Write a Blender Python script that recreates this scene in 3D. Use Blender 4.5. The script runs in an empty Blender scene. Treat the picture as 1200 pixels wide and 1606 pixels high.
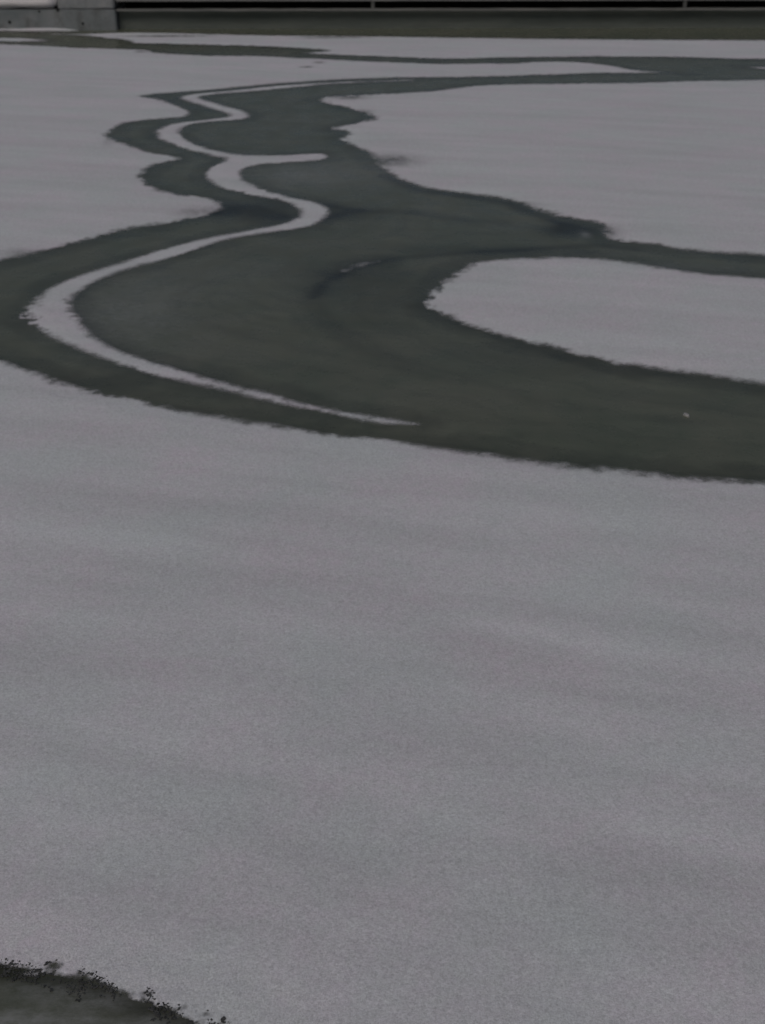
import bpy, bmesh, math, random
import numpy as np
from mathutils import Vector, noise, kdtree

random.seed(7)
R = math.radians
sc = bpy.context.scene
COL = sc.collection

# ------------------------------------------------------------------ camera
CAM_H, PITCH, F_PX = 4.5, R(28.5), 1939.0          # focal length in pixels of the 1200x1606 picture
cd = bpy.data.cameras.new('camera')
cam = bpy.data.objects.new('camera', cd)
COL.objects.link(cam)
cam.location = (0, 0, CAM_H)
cam.rotation_euler = (R(90) - PITCH, 0, 0)
cd.sensor_fit = 'VERTICAL'
cd.sensor_height = 36.0
cd.lens = 36.0 * F_PX / 1606.0
cd.clip_start, cd.clip_end = 0.1, 6000
sc.camera = cam
cd.dof.use_dof = True                                   # a phone picture that is not quite sharp
cd.dof.focus_distance = 5.0
cd.dof.aperture_fstop = 3.3

# ------------------------------------------------------------------ sky, sun, exposure (overcast dusk)
SUN_EL, SUN_ROT = R(48), R(205)
w = bpy.data.worlds.new('World')
sc.world = w
w.use_nodes = True
nt = w.node_tree
nt.nodes.clear()
sky = nt.nodes.new('ShaderNodeTexSky')
sky.sky_type = 'NISHITA'
sky.sun_disc = False
sky.sun_elevation, sky.sun_rotation = SUN_EL, SUN_ROT
sky.air_density, sky.dust_density, sky.ozone_density = 1.0, 5.0, 1.0
bg = nt.nodes.new('ShaderNodeBackground')
bg.inputs['Strength'].default_value = 0.08
wo = nt.nodes.new('ShaderNodeOutputWorld')
nt.links.new(sky.outputs[0], bg.inputs[0])
nt.links.new(bg.outputs[0], wo.inputs[0])
sl = bpy.data.lights.new('sun', 'SUN')
sl.energy, sl.angle, sl.color = 1.0, R(60), (0.985, 0.895, 0.83)
so = bpy.data.objects.new('sun', sl)
COL.objects.link(so)
so.rotation_euler = (R(90) - SUN_EL, 0, R(180) - SUN_ROT)
sc.view_settings.view_transform = 'Standard'
sc.view_settings.look = 'None'
sc.view_settings.gamma = 1
sc.view_settings.exposure = -0.98


# ------------------------------------------------------------------ helpers
def g(u, v, z=0.0):
    """where the photograph's point (u, v) lies on the level z"""
    xc, yc = (u - 600) / F_PX, -(v - 803) / F_PX
    dy = math.cos(PITCH) + yc * math.sin(PITCH)
    dz = -math.sin(PITCH) + yc * math.cos(PITCH)
    t = (CAM_H - z) / -dz
    return xc * t, dy * t


def tag(o, label=None, cat=None, group=None, kind=None):
    if label: o['label'] = label
    if cat: o['category'] = cat
    if group: o['group'] = group
    if kind: o['kind'] = kind
    return o


def link(name, me, mat, parent=None):
    o = bpy.data.objects.new(name, me)
    COL.objects.link(o)
    if mat: me.materials.append(mat)
    if parent: o.parent = parent
    return o


def empty(name, loc=(0, 0, 0), rz=0):
    o = bpy.data.objects.new(name, None)
    COL.objects.link(o)
    o.location = loc
    o.rotation_euler = (0, 0, rz)
    return o


def box(bm, x0, x1, y0, y1, z0, z1, bev=0.0, cuts=0, rough=0.0):
    r = bmesh.ops.create_cube(bm, size=1)
    vs = r['verts']
    for v in vs:
        v.co = Vector((x0 if v.co.x < 0 else x1, y0 if v.co.y < 0 else y1, z0 if v.co.z < 0 else z1))
    if bev:
        es = list({e for v in vs for e in v.link_edges})
        bmesh.ops.bevel(bm, geom=es, offset=bev, segments=2, affect='EDGES')


def bm_obj(name, bm, mat, parent=None, smooth=False):
    me = bpy.data.meshes.new(name)
    bm.to_mesh(me)
    bm.free()
    if smooth:
        for p in me.polygons: p.use_smooth = True
    return link(name, me, mat, parent)


# ------------------------------------------------------------------ materials
class NT:
    def __init__(s, name):
        s.m = bpy.data.materials.new(name)
        s.m.use_nodes = True
        s.t = s.m.node_tree
        s.t.nodes.clear()
        s.out = s.n('ShaderNodeOutputMaterial')
        s.co = s.n('ShaderNodeTexCoord').outputs['Object']

    def n(s, t, **kw):
        nd = s.t.nodes.new(t)
        for k, v in kw.items(): setattr(nd, k, v)
        return nd

    def l(s, a, b): s.t.links.new(a, b)

    def noise(s, scale, detail=2, rough=0.5, stretch=(1, 1, 1), rot=0, dist=0, loc=(0, 0, 0)):
        mp = s.n('ShaderNodeMapping')
        mp.inputs['Scale'].default_value = stretch
        mp.inputs['Location'].default_value = loc
        src = s.co
        if rot:
            m0 = s.n('ShaderNodeMapping')
            m0.inputs['Rotation'].default_value = (0, 0, rot)
            s.l(s.co, m0.inputs[0])
            src = m0.outputs[0]
        s.l(src, mp.inputs[0])
        nd = s.n('ShaderNodeTexNoise')
        nd.inputs['Scale'].default_value = scale
        nd.inputs['Detail'].default_value = detail
        nd.inputs['Roughness'].default_value = rough
        nd.inputs['Distortion'].default_value = dist
        s.l(mp.outputs[0], nd.inputs['Vector'])
        return nd.outputs['Fac']

    def rng(s, v, a, b, c, d, smooth=False):
        nd = s.n('ShaderNodeMapRange')
        if smooth: nd.interpolation_type = 'SMOOTHSTEP'
        s.l(v, nd.inputs[0])
        for i, x in enumerate((a, b, c, d)): nd.inputs[i + 1].default_value = x
        return nd.outputs[0]

    def math(s, op, a, b=None, clamp=False):
        nd = s.n('ShaderNodeMath', operation=op, use_clamp=clamp)
        for i, x in enumerate((a, b)):
            if x is None: continue
            if isinstance(x, (int, float)): nd.inputs[i].default_value = x
            else: s.l(x, nd.inputs[i])
        return nd.outputs[0]

    def mix(s, fac, a, b, mode='MIX'):
        nd = s.n('ShaderNodeMix', data_type='RGBA', blend_type=mode)
        for sock, x in ((nd.inputs[0], fac), (nd.inputs[6], a), (nd.inputs[7], b)):
            if isinstance(x, (int, float)): sock.default_value = x
            elif isinstance(x, tuple): sock.default_value = (*x, 1)
            else: s.l(x, sock)
        return nd.outputs[2]

    def scale(s, col, val):
        nd = s.n('ShaderNodeVectorMath', operation='SCALE')
        s.l(col, nd.inputs[0])
        s.l(val, nd.inputs['Scale'])
        return nd.outputs[0]

    def attr(s, name):
        return s.n('ShaderNodeAttribute', attribute_name=name).outputs['Fac']

    def bsdf(s, col, rough=0.8, spec=0.2, bump=None, bdist=0.01, bstr=1.0):
        b = s.n('ShaderNodeBsdfPrincipled')
        if isinstance(col, tuple): b.inputs['Base Color'].default_value = (*col, 1)
        else: s.l(col, b.inputs['Base Color'])
        if isinstance(rough, (int, float)): b.inputs['Roughness'].default_value = rough
        else: s.l(rough, b.inputs['Roughness'])
        b.inputs['Specular IOR Level'].default_value = spec
        if bump is not None:
            bp = s.n('ShaderNodeBump')
            bp.inputs['Distance'].default_value = bdist
            bp.inputs['Strength'].default_value = bstr
            s.l(bump, bp.inputs['Height'])
            s.l(bp.outputs[0], b.inputs['Normal'])
        return b.outputs[0]

    def grain(s, amp):
        """snow and rime grain, from millimetres to hand-sized lumps: a factor round 1"""
        tot = None
        for sc_, a in ((190, 1.0), (90, 1.0), (40, 0.45), (15, 0.10)):
            nz = s.noise(sc_, 1, 0.6, loc=(sc_ * .37, 1.3, 0))
            q = s.rng(nz, 0.25, 0.75, -a, a)
            tot = q if tot is None else s.math('ADD', tot, q)
        return s.math('ADD', s.math('MULTIPLY', tot, amp), 1.0)


def snow_material():
    s = NT('snow')
    # thin wind-packed snow on grey ice: mauve-grey and green-grey blotches, tone bands in place of the shading of long soft drifts
    hue = s.rng(s.noise(0.9, 3, 0.6), 0.35, 0.65, 0, 1)
    c = s.mix(hue, (0.585, 0.625, 0.648), (0.635, 0.61, 0.668))
    hue2 = s.rng(s.noise(9, 3, 0.7), 0.35, 0.65, 0, 1)
    c = s.mix(s.math('MULTIPLY', hue2, 0.5), c, (0.588, 0.635, 0.636))
    drift_tone = s.rng(s.noise(0.8, 3, 0.45, stretch=(0.30, 1.6, 1), rot=R(9), dist=0.35), 0.3, 0.7, 0.97, 1.032, True)
    drift_tone2 = s.rng(s.noise(2.0, 2, 0.4, stretch=(0.25, 1.7, 1), rot=R(14), dist=0.25, loc=(3, 7, 0)), 0.3, 0.7, 0.97, 1.032, True)
    k = s.math('MULTIPLY', s.math('MULTIPLY', drift_tone, drift_tone2), s.grain(0.16))
    k = s.math('MULTIPLY', k, s.math('ADD', 1.0, s.attr('drift_tone')))
    c = s.scale(c, k)
    h = s.math('ADD', s.noise(45, 3, 0.7), s.math('MULTIPLY', s.noise(6, 3, 0.6), 2.0))
    snow = s.bsdf(c, 0.85, 0.15, h, 0.008, 0.35)
    tr = s.n('ShaderNodeBsdfTransparent').outputs[0]
    # grains get sparse towards the edge of the sheet and the ice shows between them
    cov = s.attr('cover')
    nz = s.rng(s.noise(38, 3, 0.7), 0.2, 0.8, -0.35, 0.35)
    edge = s.math('MULTIPLY', nz, s.math('MULTIPLY', s.math('MULTIPLY', cov, s.math('SUBTRACT', 1.0, cov)), 4.0))
    cov = s.math('ADD', cov, edge, clamp=True)
    mx = s.n('ShaderNodeMixShader')
    s.l(cov, mx.inputs[0]); s.l(tr, mx.inputs[1]); s.l(snow, mx.inputs[2])
    s.l(mx.outputs[0], s.out.inputs[0])
    return s.m


def ice_material():
    s = NT('dark_ice')
    frost, edge = s.attr('frost'), s.attr('edge')
    c = s.mix(s.rng(s.noise(0.8, 4, 0.6, dist=0.8), 0.35, 0.65, 0, 1), (0.096, 0.112, 0.080), (0.122, 0.131, 0.096))
    c = s.mix(s.math('MULTIPLY', s.rng(s.noise(5, 4, 0.65), 0.4, 0.7, 0, 1), 0.22), c, (0.15, 0.155, 0.13))
    # frozen flow lines that follow the shore of the snow
    wob = s.math('ADD', edge, s.rng(s.noise(1.3, 3, 0.5), 0, 1, -0.25, 0.25))
    nd = s.n('ShaderNodeTexNoise', noise_dimensions='1D')
    nd.inputs['Scale'].default_value = 5.0
    nd.inputs['Detail'].default_value = 3
    s.l(wob, nd.inputs['W'])
    k = s.rng(nd.outputs['Fac'], 0.3, 0.7, 0.90, 1.10)
    streak = s.rng(s.noise(1.6, 4, 0.6, stretch=(0.5, 2.4, 1), rot=R(12), dist=0.5), 0.3, 0.7, 0.93, 1.07)
    k = s.math('MULTIPLY', s.math('MULTIPLY', k, streak), s.grain(0.10))
    # clear wet rim beside the snow
    k = s.math('MULTIPLY', k, s.rng(s.math('ADD', edge, s.rng(s.noise(2.2, 3, 0.6), 0.3, 0.7, -0.14, 0.14)), 0.0, 0.42, 0.68, 1.0, True))
    k = s.math('MULTIPLY', k, s.math('SUBTRACT', 1.0, s.attr('clear')))
    c = s.scale(c, k)
    c = s.mix(s.math('MULTIPLY', frost, s.math('MULTIPLY', s.rng(s.noise(3, 4, 0.65), 0.25, 0.7, 0.6, 1.1), s.rng(s.noise(16, 4, 0.7, stretch=(0.6, 1.3, 1)), 0.3, 0.7, 0.3, 1.6)), clamp=True), c, (0.30, 0.315, 0.315))
    b = s.bsdf(c, s.rng(s.noise(2.5, 4, 0.6), 0.3, 0.7, 0.22, 0.36), 0.22, s.noise(2.2, 3, 0.5), 0.006, 0.25)
    s.l(b, s.out.inputs[0])
    return s.m


def plain_material(name, c0, c1, scale=4, rough=0.85, spec=0.2, bump=30, bd=0.01, stretch=(1, 1, 1), stain=None):
    s = NT(name)
    c = s.mix(s.rng(s.noise(scale, 5, 0.65, stretch=stretch), 0.35, 0.65, 0, 1), c0, c1)
    if stain:
        c = s.mix(s.rng(s.noise(stain[1], 5, 0.7, stretch=stain[2], loc=(4, 2, 9)), 0.5, 0.68, 0, 0.75), c, stain[0])
    c = s.scale(c, s.grain(0.05))
    s.l(s.bsdf(c, rough, spec, s.noise(bump, 4, 0.7), bd, 0.7), s.out.inputs[0])
    return s.m


M_SNOW, M_ICE = snow_material(), ice_material()
M_CONC = plain_material('stained_concrete', (0.155, 0.18, 0.19), (0.215, 0.235, 0.245), 1.6, stain=((0.085, 0.085, 0.083), 2.2, (0.8, 1, 0.5)))
M_CONC2 = plain_material('pale_concrete', (0.20, 0.222, 0.235), (0.27, 0.285, 0.295), 2.5, stain=((0.12, 0.125, 0.13), 3.0, (1, 1, 0.7)))
M_WOOD = plain_material('grey_wood', (0.15, 0.155, 0.155), (0.22, 0.225, 0.22), 2, stretch=(0.4, 4, 4))
M_BEAM = plain_material('weathered_beam', (0.13, 0.14, 0.14), (0.21, 0.215, 0.21), 1.5, stretch=(0.5, 5, 5), stain=((0.08, 0.085, 0.08), 0.8, (1, 3, 3)))
M_FACE = plain_material('wet_planks', (0.09, 0.108, 0.101), (0.125, 0.142, 0.131), 0.9, stretch=(0.4, 3, 3), stain=((0.08, 0.092, 0.084), 0.7, (0.5, 1, 3)))
M_POST = plain_material('old_post', (0.09, 0.095, 0.095), (0.15, 0.155, 0.15), 5)
M_DARK = plain_material('shade_black', (0.012, 0.012, 0.013), (0.02, 0.02, 0.02), 3)  # near-black in place of shade under the deck and in wall holes
M_CLOD = plain_material('dark_clod', (0.035, 0.037, 0.037), (0.085, 0.089, 0.088), 14, rough=0.9)

# ------------------------------------------------------------------ the sheets of snow, outlined on the ice
def spline(pts, n=6):
    """closed smooth outline through the points"""
    out, m = [], len(pts)
    P = [Vector(p) for p in pts]
    for i in range(m):
        a, b, c, d = P[i - 1], P[i], P[(i + 1) % m], P[(i + 2) % m]
        if (c - b).length > 500:
            out.append(b); continue
        # tangents limited by the neighbouring chord lengths so the outline never overshoots
        lb, la, lc = (c - b).length, (b - a).length, (d - c).length
        t1 = (c - a) / (la + lb + 1e-6) * min(lb, la * 1.6)
        t2 = (d - b) / (lb + lc + 1e-6) * min(lb, lc * 1.6)
        for k in range(n):
            t = k / n
            out.append((2*t**3 - 3*t*t + 1) * b + (t**3 - 2*t*t + t) * t1 + (-2*t**3 + 3*t*t) * c + (t**3 - t*t) * t2)
    return [(p.x, p.y) for p in out]


SHEETS = {
 'left': [(-900, 62), (-300, 66), (0, 69), (133, 75), (200, 77), (240, 80), (247, 83), (333, 87), (400, 87.5), (500, 92), (600, 97), (683, 99.5),
          (800, 99), (850, 96.5), (900, 97), (960, 103), (1000, 110), (1086, 116.2), (1033, 115.4), (933, 116), (800, 120.5), (743, 122), (587, 124),
          (442, 132), (317, 143.5), (229, 151), (262, 158), (287, 169), (302, 178), (287, 185), (242, 189), (192, 196), (175, 212), (196, 223),
          (233, 237), (290, 249), (246, 260), (227, 278), (250, 294), (287, 304), (325, 310), (354, 322), (337, 337), (275, 350), (192, 365),
          (125, 382), (50, 402), (0, 412), (-200, 455), (-900, 560)],
 'near': [(-1500, 430), (-400, 470), (-120, 520), (0, 561), (100, 595), (200, 622), (300, 641), (435, 664), (500, 676), (600, 687), (733, 704), (967, 732), (1080, 744),
          (1200, 752), (1500, 768), (2600, 800), (2600, 2600), (900, 2300), (500, 1760), (392, 1640), (352, 1626), (300, 1601), (245, 1580), (196, 1563), (160, 1547), (112, 1538), (52, 1522), (0, 1513), (-120, 1500), (-500, 1480), (-1500, 1500)],
 'far_right': [(2400, 108), (1500, 120), (1200, 125), (1083, 127), (1000, 129.5), (800, 132), (748, 134), (670, 143), (560, 149), (510, 151.5), (497, 157),
               (519, 165), (551, 172), (583, 185), (560, 191), (516, 202), (541, 208), (531, 220), (569, 239), (601, 269), (656, 294), (734, 306),
               (798, 316), (849, 334), (898, 346), (926, 349), (946, 357), (941, 366), (950, 377), (1000, 383), (1083, 396), (1200, 405), (1500, 430), (2400, 480)],
 'peninsula': [(2400, 520), (1500, 458), (1200, 435), (1083, 424), (967, 407), (879, 402), (780, 405.5), (727, 417), (696, 437), (662, 476), (692, 497), (757, 522),
               (862, 548), (967, 574), (1083, 591), (1200, 607), (1500, 645), (2400, 700)],
 'far_strip': [(60, 53.5), (130, 53), (200, 51), (300, 52.5), (400, 55), (600, 57.3), (800, 60), (1000, 62), (1200, 63), (1600, 62), (2600, 50), (2600, 82), (1600, 92), (1200, 94), (1033, 90), (800, 91), (683, 93),
               (600, 89.5), (517, 86.3), (470, 83.5), (512, 80), (457, 75.5), (400, 73), (300, 70.5), (210, 68.5), (198, 64), (160, 59.5), (123, 56)],
 'ribbon': [(657, 666), (600, 665), (500, 646), (400, 626), (250, 591), (190, 573), (135, 555), (75, 526), (40, 495), (55, 469), (80, 450), (140, 427),
            (225, 401), (317, 375), (400, 360), (450, 350), (469, 337), (460, 323), (437, 315), (383, 304), (337, 292), (322, 279), (329, 265), (352, 251),
            (329, 245), (287, 233), (250, 219), (243, 208), (258, 198), (287, 192), (329, 187.5), (359, 183), (350, 177), (317, 167), (281, 154), (308, 147.5),
            (379, 140.5), (442, 134.3), (525, 129.3), (650, 125.4), (650, 126.6), (525, 131.8), (400, 143.5), (313, 152), (346, 164), (383, 174), (394, 183), (375, 188),
            (317, 192.5), (292, 198), (283, 209), (296, 222), (329, 234), (375, 242), (433, 244), (504, 241), (515, 247), (500, 252), (442, 256), (400, 260),
            (378, 270), (384, 283), (417, 299), (454, 309), (504, 320), (519, 334), (504, 348), (475, 358), (408, 368), (350, 379), (250, 410), (190, 428), (137, 450),
            (116, 474), (122, 500), (160, 535), (225, 564), (325, 592), (450, 625), (525, 644), (600, 655)],
 'sliver': [(528, 428), (552, 415), (575, 410), (602, 408.5), (590, 414), (568, 421), (545, 427)],
 'wedge': [(1146, 103), (1200, 105.5), (1600, 110), (2400, 96), (2400, 100), (1600, 118), (1200, 108.5)],
 'rim_upper': [(-700, 34), (-200, 39), (0, 41), (70, 42), (128, 49.0), (60, 50.8), (0, 49.9), (-200, 48), (-700, 44)],
 'rim_lower': [(-700, 50), (-200, 56), (0, 59), (40, 60), (80, 63), (76, 65), (40, 66), (0, 66), (-200, 63), (-700, 54)],
}
# places where the snow is thin and the ice shows through: (u, v, half width, half height, amount)
THIN = [(262, 57.6, 60, 1.0, .85), (520, 60, 50, .8, .85), (224, 82, 12, .9, .7), (501, 99, 8, .9, .9), (481, 106, 10, .8, .8),
        (606, 254, 42, 8, .6), (548, 154, 26, 3, .65), (536, 212, 7, 3, .7), (956, 364, 16, 9, .5), (571, 177, 12, 5, .4), (815, 322, 26, 5, .35),
        (700, 430, 14, 10, .35), (40, 398, 60, 6, .25), (320, 335, 40, 8, .35), (185, 212, 12, 12, .35), (655, 478, 10, 8, .4), (1010, 116, 60, 2, .3), (565, 418, 50, 14, .4)]
NAMES = list(SHEETS)

polys = []                                              # (region, world outline)
for nm, pts in SHEETS.items():
    polys.append((NAMES.index(nm), np.array([g(u, v) for u, v in spline(pts)])))

# dense points along every outline, for distances
dense, dreg = [], []
for r, P in polys:
    Q = np.roll(P, -1, 0)
    for a, b in zip(P, Q):
        d = np.hypot(*(b - a)); mid = max(0.5, (a[1] + b[1]) * .5)
        step = 0.012 + 0.0013 * mid
        k = max(1, min(400, int(d / step)))
        for i in range(k):
            dense.append(a + (b - a) * i / k); dreg.append(r)
kd = kdtree.KDTree(len(dense))
for i, p in enumerate(dense): kd.insert((p[0], p[1], 0), i)
kd.balance()

# the lattice of ground points: rows by distance, columns spreading with distance
vs_ = np.concatenate([np.arange(24, 130, 1.15), np.arange(130, 300, 1.5), np.arange(300, 770, 2.0), np.arange(770, 1470, 9.0), np.arange(1470, 1660, 2.5), np.arange(1660, 2000, 12.0)])
us_ = np.concatenate([np.arange(-900, -100, 16.0), np.arange(-100, 1300, 2.6), np.arange(1300, 2101, 16.0)])
rowY = np.array([g(600, v)[1] for v in vs_])
rowS = np.array([g(1600, v)[0] / 1000 for v in vs_])
nr, nc = len(vs_), len(us_)
X = rowS[:, None] * (us_[None, :] - 600)
Y = np.repeat(rowY[:, None], nc, 1)

inside = np.zeros((nr, nc), bool)
region = np.full((nr, nc), -1)
for r, P in polys:
    Qn = np.roll(P, -1, 0)
    for i in range(nr):
        y = rowY[i]
        m = (P[:, 1] > y) != (Qn[:, 1] > y)
        if not m.any(): continue
        a, b = P[m], Qn[m]
        xs = np.sort(a[:, 0] + (y - a[:, 1]) / (b[:, 1] - a[:, 1]) * (b[:, 0] - a[:, 0]))
        odd = (np.searchsorted(xs, X[i]) % 2) == 1
        inside[i] ^= odd

dist = np.zeros((nr, nc))
for i in range(nr):
    for j in range(nc):
        co, idx, d = kd.find((X[i, j], Y[i, j], 0))
        dist[i, j] = d
        region[i, j] = dreg[idx]
sdf = np.where(inside, dist, -dist)
# ragged margin: lobes, then teeth
RIB = NAMES.index('ribbon')
rag = np.zeros((nr, nc))
BOOST = np.zeros((nr, nc))                              # where the margin is most broken
for u, v, rad, am in [(655, 478, .7, 1.6), (700, 430, .6, 1.2), (50, 500, .7, 1.1), (180, 212, .9, 1.5), (230, 275, .8, 1.2), (350, 322, .8, 1.0), (530, 212, .8, 1.6), (508, 157, 1.0, 1.6),
                      (575, 180, 1.0, 1.2), (930, 362, .8, 1.5), (610, 255, .8, 1.0), (830, 325, .7, .9), (180, 380, .7, .7), (900, 560, 1.0, .6), (1050, 750, 1.2, .5), (150, 610, .8, .5)]:
    x, y = g(u, v)
    BOOST += am * np.exp(-((X - x) ** 2 + (Y - y) ** 2) / rad ** 2)
near = np.abs(sdf) < 0.6
for i, j in zip(*np.nonzero(near)):
    x, y = X[i, j], Y[i, j]
    m = BOOST[i, j] + 0.6 + 0.9 * max(0, noise.noise((x * 0.8, y * 0.6, 21)) + 0.25)
    nz = noise.noise((x * 2.3, y * 2.3, 0)) * 0.035 + (noise.noise((x * 5, y * 6, 3)) * 0.05 + noise.noise((x * 13, y * 15, 7)) * 0.042 + noise.noise((x * 34, y * 38, 9)) * 0.014) * m
    if region[i, j] == RIB: nz *= 0.62 + 0.4 * min(BOOST[i, j], 1)
    if y < 5: nz *= 1.0
    rag[i, j] = nz
fld = sdf + np.where(region == RIB, 0.035, 0) + rag * np.clip(0.45 + dist / 0.08, 0, 1)

FEATHER = 0.17
fe = np.zeros((nr, nc))
for i in range(nr):
    for j in range(0, nc):
        if near[i, j]: fe[i, j] = noise.noise((X[i, j] * 1.1, Y[i, j] * 1.1, 11))
width = FEATHER * (1.0 + 0.7 * fe)
width = np.where(region == RIB, width * 0.8, width)
width = np.where(Y < 5, width * 0.2, width)
t = np.clip(fld / width, 0, 1)
cover = t * t * (3 - 2 * t)
STREAK = [((-80, 815), (360, 850), .16, .07), ((-50, 935), (300, 965), .14, .05), ((280, 950), (720, 990), .13, .07), ((690, 955), (1090, 1030), .12, .09),
          ((380, 1010), (680, 1025), .10, .05), ((760, 1120), (1250, 1180), .13, .06), ((-60, 1215), (280, 1295), .10, .06), ((560, 1235), (930, 1330), .10, .07),
          ((920, 1275), (1250, 1330), .10, .07), ((60, 1120), (480, 1150), .12, .04), ((-60, 690), (500, 720), .22, .04), ((700, 790), (1250, 850), .18, .04),
          ((300, 1370), (760, 1440), .09, .05), ((820, 1420), (1250, 1560), .09, .05), ((350, 1480), (700, 1560), .08, .05),
          ((100, 890), (700, 905), .16, -.05), ((700, 1050), (1250, 1090), .14, -.06), ((350, 1090), (900, 1190), .14, -.05), ((750, 1320), (1250, 1390), .12, -.06),
          ((350, 1280), (700, 1370), .12, -.05), ((-60, 1330), (300, 1400), .10, -.05), ((-60, 1010), (300, 1060), .13, -.05), ((-60, 770), (500, 790), .18, -.03)]
drift_tone = np.zeros((nr, nc))
low = np.nonzero(rowY < 14)[0]
Xl, Yl = X[low], Y[low]
wv = np.zeros_like(Xl)
for a_ in range(Xl.shape[0]):
    for b_ in range(Xl.shape[1]): wv[a_, b_] = noise.noise((Xl[a_, b_] * 1.3, Yl[a_, b_] * 1.3, 31))
for p0, p1, wd, am in STREAK:                           # pale and dark wind streaks; relief shading put into the snow colour
    a, b = np.array(g(*p0)), np.array(g(*p1))
    L = np.hypot(*(b - a)); d_ = (b - a) / L
    tl = ((Xl - a[0]) * d_[0] + (Yl - a[1]) * d_[1]) / L
    pl = (Xl - a[0]) * -d_[1] + (Yl - a[1]) * d_[0] + 0.12 * np.sin(tl * 3.1) + wv * 0.12
    drift_tone[low] += am * np.exp(-(pl / (wd * 1.2)) ** 2) * np.exp(-((tl - 0.5) / 0.42) ** 4)


def blob(u, v, ru, rv):
    x, y = g(u, v)
    rx = abs(g(u + ru, v)[0] - x)
    ry = abs(g(u, v - rv)[1] - g(u, v + rv)[1]) / 2
    return np.exp(-(((X - x) / rx) ** 2 + ((Y - y) / ry) ** 2))
thin = np.zeros((nr, nc))
for u, v, ru, rv, am in THIN: thin += am * 1.25 * blob(u, v, ru, rv)
for i, j in zip(*np.nonzero(thin > 0.02)):
    thin[i, j] *= 1 + 0.7 * noise.fractal((X[i, j] * 5, Y[i, j] * 3, 5), 1.0, 2.0, 3)
cover *= 1 - np.clip(thin, 0, 0.95)


def sheet(idx):
    """the part of the lattice under one sheet of snow, trimmed along its margin"""
    sel = (region == idx) & (fld > 0)
    cell = sel[:-1, :-1] | sel[1:, :-1] | sel[:-1, 1:] | sel[1:, 1:]
    verts, cov, dri, faces, cache = [], [], [], [], {}
    own = lambda i, j: fld[i, j] > 0 and (region[i, j] == idx)

    def vert(i, j):
        k = (i, j)
        if k not in cache:
            cache[k] = len(verts)
            z = 0.004 + (0.012 if NAMES[idx] != 'rim_upper' else 0.065) * min(1, max(0, fld[i, j]) / 0.35)
            verts.append((X[i, j], Y[i, j], z)); cov.append(cover[i, j]); dri.append(drift_tone[i, j])
        return cache[k]

    def cut(a, b):
        k = (a, b) if a < b else (b, a)
        if k not in cache:
            fa, fb = fld[a], fld[b]
            s = fa / (fa - fb) if (fa > 0) != (fb > 0) else 0.5
            cache[k] = len(verts)
            verts.append((X[a] + (X[b] - X[a]) * s, Y[a] + (Y[b] - Y[a]) * s, 0.004)); cov.append(0.0); dri.append(drift_tone[a])
        return cache[k]

    for i, j in zip(*np.nonzero(cell)):
        q = [(i, j), (i, j + 1), (i + 1, j + 1), (i + 1, j)]
        ins = [own(*p) for p in q]
        if all(ins):
            faces.append([vert(*p) for p in reversed(q)]); continue
        f = []
        for a in range(4):
            b = (a + 1) % 4
            if ins[a]: f.append(vert(*q[a]))
            if ins[a] != ins[b]: f.append(cut(q[a], q[b]))
        if len(f) >= 3: faces.append(f[::-1])
    me = bpy.data.meshes.new('snow')
    me.from_pydata(verts, [], faces)
    at = me.attributes.new('cover', 'FLOAT', 'POINT')
    at.data.foreach_set('value', np.array(cov, dtype=np.float32))
    at = me.attributes.new('drift_tone', 'FLOAT', 'POINT')
    at.data.foreach_set('value', np.array(dri, dtype=np.float32))
    for p in me.polygons: p.use_smooth = True
    return me


def grid_mesh(name, z, attrs):
    me = bpy.data.meshes.new(name)
    idx = np.arange(nr * nc).reshape(nr, nc)
    f = np.stack([idx[1:, :-1], idx[1:, 1:], idx[:-1, 1:], idx[:-1, :-1]], -1).reshape(-1, 4)
    me.from_pydata(np.stack([X, Y, np.full_like(X, z)], -1).reshape(-1, 3).tolist(), [], f.tolist())
    for k, v in attrs.items():
        at = me.attributes.new(k, 'FLOAT', 'POINT')
        at.data.foreach_set('value', v.astype(np.float32).ravel())
    return me


# thin frost lying on the dark ice: (u, v, half width, half height, amount), amounts below zero are clear ice
FROST = [(205, 480, 90, 45, .32), (470, 274, 75, 20, .38), (600, 270, 100, 32, .18), (300, 560, 160, 30, .08), (430, 205, 90, 30, .03), (760, 340, 120, 18, .06),
         (600, 620, 300, 30, .05), (400, 450, 120, 50, .05), (1040, 418, 140, 9, .14), (1150, 100, 120, 4, .03), (800, 42, 900, 14, .05), (918, 368, 9, 5, .55),
         (230, 520, 120, 40, .08), (330, 430, 130, 26, .08), (700, 560, 160, 30, .05), (30, 1602, 80, 20, .7), (140, 1572, 80, 16, .40), (60, 1552, 80, 14, .34), (230, 1604, 60, 12, .45), (130, 1602, 50, 10, .3)]
frost = np.zeros((nr, nc))
for u, v, ru, rv, am in FROST:
    frost += am * blob(u, v, ru, rv)
CLEAR_AND_SHADE = [(560, 432, 90, 24, .22), (600, 480, 90, 40, .14), (760, 392, 150, 7, .22), (395, 328, 70, 15, .42), (540, 335, 60, 12, .25), (890, 361, 44, 11, .55),
         (420, 345, 60, 8, .2), (260, 160, 50, 6, .15), (850, 560, 160, 22, .12), (620, 24, 700, 3, .3), (180, 595, 120, 12, .12)]  # wide strip at the dock foot is soft shade put into the ice colour
clear = np.zeros((nr, nc))
for u, v, ru, rv, am in CLEAR_AND_SHADE: clear += am * blob(u, v, ru, rv)
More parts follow.
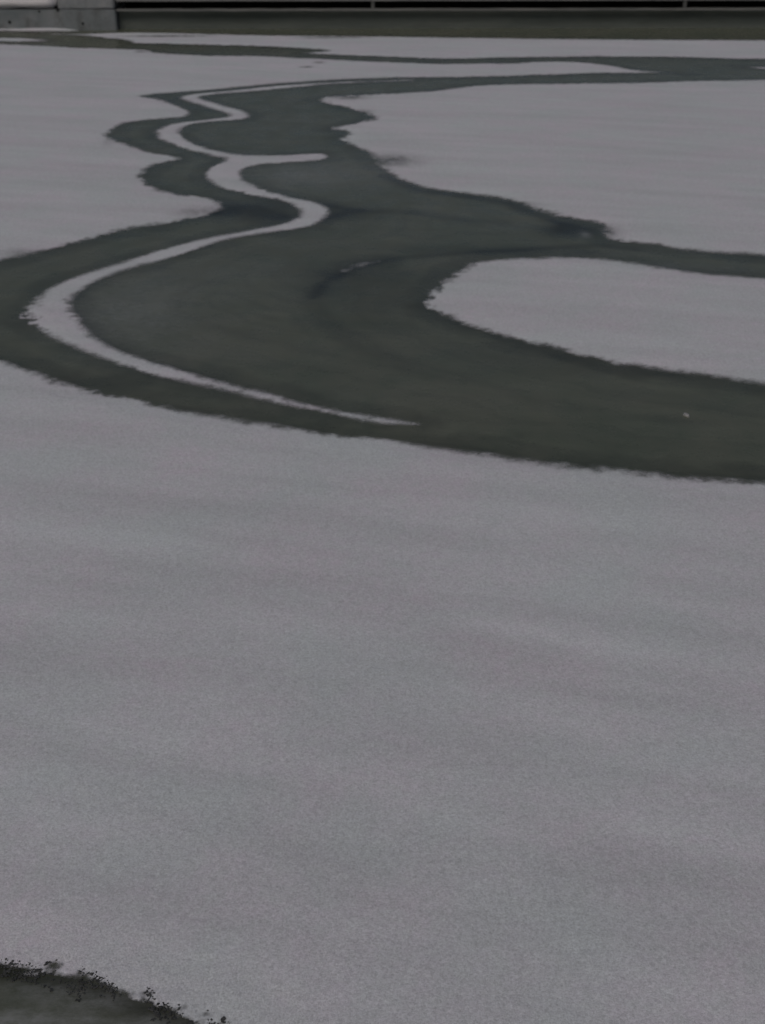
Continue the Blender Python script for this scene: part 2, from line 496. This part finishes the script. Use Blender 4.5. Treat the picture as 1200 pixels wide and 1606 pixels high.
# creases frozen into the ice: line, half width in metres, amount
CREASE = [([(1000, 392), (940, 384), (880, 388), (800, 393), (700, 399), (620, 405), (560, 418), (510, 442), (492, 465)], .10, .24),
          ([(500, 450), (490, 475), (505, 505), (560, 545), (640, 575)], .16, .13),
          ([(-200, 1505), (0, 1522), (112, 1547), (196, 1573), (300, 1612)], .06, .35),
          ([(500, 345), (560, 330), (640, 333), (720, 345), (790, 350)], .13, .22),
          ([(601, 275), (656, 298), (734, 309), (798, 319), (849, 340), (915, 362)], .10, .3),
          ([(400, 304), (460, 314), (515, 322), (560, 330)], .10, .3), ([(330, 335), (390, 328), (440, 340)], .16, .3),
          ([(122, 490), (150, 530), (230, 570), (330, 598), (450, 630)], .08, .22),
          ([(120, 470), (140, 445), (200, 420), (330, 385)], .06, .2),
          ([(662, 480), (700, 504), (800, 536), (950, 577), (1200, 614)], .12, .10)]
for pts, wd, am in CREASE:
    W_ = np.array([g(u, v) for u, v in pts])
    best = np.full((nr, nc), 9.0)
    for a, b in zip(W_[:-1], W_[1:]):
        ab = b - a
        tt = np.clip(((X - a[0]) * ab[0] + (Y - a[1]) * ab[1]) / (ab @ ab), 0, 1)
        best = np.minimum(best, np.hypot(X - a[0] - tt * ab[0], Y - a[1] - tt * ab[1]))
    clear += am * np.exp(-(best / wd) ** 2)
clear = np.clip(clear * 1.4, 0, .68)
frost = np.clip(frost, 0, 1)
edge = np.where(sdf > 0, 0, np.minimum(dist, 3))

ice = link('ice', grid_mesh('ice', 0.0, {'frost': frost, 'edge': edge, 'clear': clear}), M_ICE)
tag(ice, 'dark greenish clear ice winding between the sheets of snow', kind='structure')

# far outer ground, a sheet to the horizon below the ice
bm = bmesh.new()
for a, b in ((0, 1),):
    v4 = [bm.verts.new(p) for p in ((-2500, -2500, -0.6), (2500, -2500, -0.6), (2500, 2500, -0.6), (-2500, 2500, -0.6))]
    bm.faces.new(v4)
M_FIELD = plain_material('snow_field', (0.58, 0.58, 0.60), (0.64, 0.63, 0.65), 0.2)
tag(bm_obj('ground', bm, M_FIELD), 'snow covered land reaching to the horizon', kind='structure')

INFO = {
 'left': ('snow', 'pale snow sheet on the left with a scalloped edge along the dark channel', None),
 'near': ('snow', 'broad smooth snow sheet filling the foreground', None),
 'far_right': ('snow', 'pale snow sheet at upper right with ragged left edge', None),
 'peninsula': ('snow', 'rounded tongue of snow reaching into the dark ice from the right', None),
 'far_strip': ('snow', 'long thin strip of snow in front of the far dock', None),
 'ribbon': ('snow_ribbon', 'narrow white ribbon of snow snaking in S bends over dark ice', 'snow ribbon'),
 'sliver': ('snow_streak', 'tiny faint streak of snow alone on dark ice left of the snow tongue', 'snow streak'),
 'wedge': ('snow_streak', 'thin pointed streak of snow in the far dark channel at right', 'snow streak'),
 'rim_upper': ('snow_streak', 'thin snow streak along the foot of the concrete wall', 'snow streak'),
 'rim_lower': ('snow_streak', 'short blunt snow streak between dark lines, second from the concrete wall', 'snow streak'),
}
for nm in NAMES:
    o = link(INFO[nm][0], sheet(NAMES.index(nm)), M_SNOW)
    if INFO[nm][2]: tag(o, INFO[nm][1], INFO[nm][2], 'streaks of snow on the dark ice' if INFO[nm][0] == 'snow_streak' else None)
    else: tag(o, INFO[nm][1], kind='structure')

# ------------------------------------------------------------------ far quay: timber deck and face, concrete wall at its left end
Q0, Q1 = Vector((*g(185, 47.0), 0)), Vector((*g(1200, 45.2), 0))   # foot of the face on the ice
QD = (Q1 - Q0).normalized()
QA = math.atan2(QD.y, QD.x)
def qx(u, v=10):
    """distance along the quay face, from its left corner, of the point seen in column u"""
    yc = -(v - 803) / F_PX
    k = (u - 600) / F_PX / (math.cos(PITCH) + yc * math.sin(PITCH))   # x / y of that sight line
    return (k * Q0.y - Q0.x) / (QD.x - k * QD.y)
def qz(v, u=600):
    """height above the ice of the point of the face seen at row v"""
    y = Q0.y + QD.y * qx(u, v)
    yc = -(v - 803) / F_PX
    return CAM_H + (-math.sin(PITCH) + yc * math.cos(PITCH)) * y / (math.cos(PITCH) + yc * math.sin(PITCH))
def soften(bm, res, amp, seed):
    bmesh.ops.triangulate(bm, faces=[f for f in bm.faces if len(f.verts) > 4])
    for _ in range(8):
        es = [e for e in bm.edges if e.calc_length() > res]
        if not es: break
        bmesh.ops.subdivide_edges(bm, edges=es, cuts=1, use_grid_fill=True)
    for v in bm.verts:
        c = v.co.copy()
        for f, a in ((1.7, amp), (8.0, amp * .5)):
            v.co += a * Vector((noise.noise(c * f + Vector((seed, 0, 0))), noise.noise(c * f + Vector((0, seed, 0))), noise.noise(c * f + Vector((0, 0, seed)))))

ZD, ZB1, ZB0 = qz(1.6), qz(13.4), qz(16.8)
XR = 40.0
dock = empty('dock', (Q0.x, Q0.y, 0), QA)
tag(dock, 'long low grey timber dock with a black gap under its deck edge', 'dock')
bm = bmesh.new()
box(bm, 0.02, XR, -0.05, 2.6, ZD, ZD + 0.14, 0.01)
bm_obj('deck', bm, M_WOOD, dock)
bm = bmesh.new()
box(bm, 0.03, XR, 0.04, 2.5, ZD + 0.143, ZD + 0.22, 0.03)
bm_obj('snow_cap', bm, M_FIELD, dock)
bm = bmesh.new()
box(bm, 0.02, XR, -0.07, 0.10, ZB0, ZB1, 0.008)
soften(bm, 0.5, 0.008, 5)
bm_obj('beam', bm, M_BEAM, dock)
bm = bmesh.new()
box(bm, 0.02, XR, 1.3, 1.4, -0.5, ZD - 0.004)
bm_obj('back_board', bm, M_DARK, dock)  # its blackness stands in for the shade under the deck
bm = bmesh.new()
box(bm, 0.02, XR, 0.0, 0.5, -0.5, ZB0 - 0.03)
for v in bm.verts:                                      # the face leans back, a shape made up to deepen shade under the beam
    if v.co.y < 0.1 and v.co.z > 0: v.co.y = 0.30
soften(bm, 0.4, 0.014, 15)
bm_obj('face_board', bm, M_FACE, dock)
for u in (585, 1074, 1563):
    bm = bmesh.new()
    x = qx(u)
    box(bm, x - 0.045, x + 0.045, -0.02, 0.09, ZB1 + 0.004, ZD - 0.003, 0.01)
    bm_obj('post', bm, M_POST, dock)
bm = bmesh.new()
box(bm, -70, 70, 2.75, 70, -0.7, ZD + 0.05, 0.05)
bank = tag(bm_obj('snow_bank', bm, M_FIELD), 'low snow covered bank behind the far dock', kind='structure')
bank.location, bank.rotation_euler = dock.location, dock.rotation_euler

ZW = qz(14.5, 100)
wall = bm = bmesh.new()
box(bm, qx(-700), -0.005, -0.10, 2.2, -0.5, ZW, 0.03)
soften(bm, 0.30, 0.016, 3)
wall = bm_obj('concrete_wall', bm, M_CONC)
wall.location, wall.rotation_euler = dock.location, dock.rotation_euler
for u, v, r in ((17, 34, .04), (131, 36, .033), (63, 17, .03), (92, 15, .045)):
    bm = bmesh.new()
    m = bmesh.ops.create_icosphere(bm, subdivisions=2, radius=r)
    for q in m['verts']:
        q.co *= 1 + 0.5 * noise.noise(q.co * 14 + Vector((u, 0, 0)))
        q.co.y *= 0.3
        q.co += Vector((qx(u, v), -0.104, qz(v, u)))
    bm_obj('hole_shade', bm, M_DARK, wall)  # black lump stands in for the shaded inside of a hole
tag(wall, 'low stained grey concrete wall at the left end of the dock', 'wall')
bm = bmesh.new()
box(bm, qx(-700), qx(88), -0.085, 2.1, ZW + 0.010, ZW + 0.30, 0.07)
soften(bm, 0.35, 0.035, 6)
for v in bm.verts:
    if v.co.z < ZW + 0.06: v.co.z = ZW + 0.035 + 0.045 * noise.noise(v.co * 2.5)
bm_obj('snow_cap', bm, M_FIELD, wall, True)
bm = bmesh.new()
box(bm, qx(91), -0.03, -0.07, 1.8, ZW + 0.010, ZW + 1.1, 0.03)
soften(bm, 0.2, 0.018, 8)
blk = bm_obj('concrete_block', bm, M_CONC2)
blk.location, blk.rotation_euler = dock.location, dock.rotation_euler
tag(blk, 'upright pale grey concrete block standing on the wall beside the dock', 'concrete block')

# ------------------------------------------------------------------ dark grit frozen in along the margin of the near corner
bm = bmesh.new()
lo_v = int(np.argmin(np.abs(vs_ - 1472)))
rim = [(i, j) for i, j in zip(*np.nonzero(np.abs(fld[lo_v:] + 0.004) < random.choice((0.018, 0.05)))) if -200 < us_[j] < 420]
random.shuffle(rim)
made = 0
for i, j in rim:
    i += lo_v
    x, y = X[i, j] + random.uniform(-.01, .01), Y[i, j] + random.uniform(-.012, .012)
    if noise.noise((x * 5, y * 5, 2)) + 0.7 * noise.noise((x * 17, y * 17, 4)) < random.uniform(-0.5, 0.7): continue
    made += 1
    if made > 2600: break
    r = random.uniform(0.002, 0.0055) * (1.7 if random.random() < 0.1 else 1)
    m = bmesh.ops.create_icosphere(bm, subdivisions=1 if r < 0.006 else 2, radius=r)
    sd = Vector((made, made * .7, 0))
    sx, sy, sz = random.uniform(.8, 1.5), random.uniform(.7, 1.3), random.uniform(.2, .4)
    rot = random.uniform(0, 3.1)
    for v in m['verts']:
        c = v.co.copy()
        c *= 1 + 0.9 * noise.noise(c / r * 1.1 + sd)
        p = Vector((c.x * sx, c.y * sy, c.z * sz))
        v.co = Vector((p.x * math.cos(rot) - p.y * math.sin(rot) + x, p.x * math.sin(rot) + p.y * math.cos(rot) + y, p.z + 0.005))
tag(bm_obj('grit', bm, M_CLOD), 'dark grit frozen along the margin of the bare ice in the lower left corner', kind='stuff')

# ------------------------------------------------------------------ a chip of ice on the dark channel
x, y = g(1076, 652)
bm = bmesh.new()
pts = [(-.045, .02), (-.02, .06), (.015, .035), (.05, -.01), (.03, -.05), (-.015, -.02)]
lo = [bm.verts.new((a, b, 0.001)) for a, b in pts]
hi = [bm.verts.new((a * .8, b * .8, 0.016 + 0.008 * (i % 2))) for i, (a, b) in enumerate(pts)]
bm.faces.new(lo[::-1]); bm.faces.new(hi)
for i in range(6): bm.faces.new((lo[i], lo[(i + 1) % 6], hi[(i + 1) % 6], hi[i]))
bmesh.ops.recalc_face_normals(bm, faces=bm.faces)
M_CHIP = plain_material('ice_chip', (0.30, 0.31, 0.31), (0.38, 0.39, 0.39), 20, rough=0.4)
c = bm_obj('ice_chip', bm, M_CHIP)
c.location = (x, y, 0)
c.scale = (0.6, 0.7, 0.7)
tag(c, 'tiny pale chip of ice alone on the dark channel at right', 'ice chip')
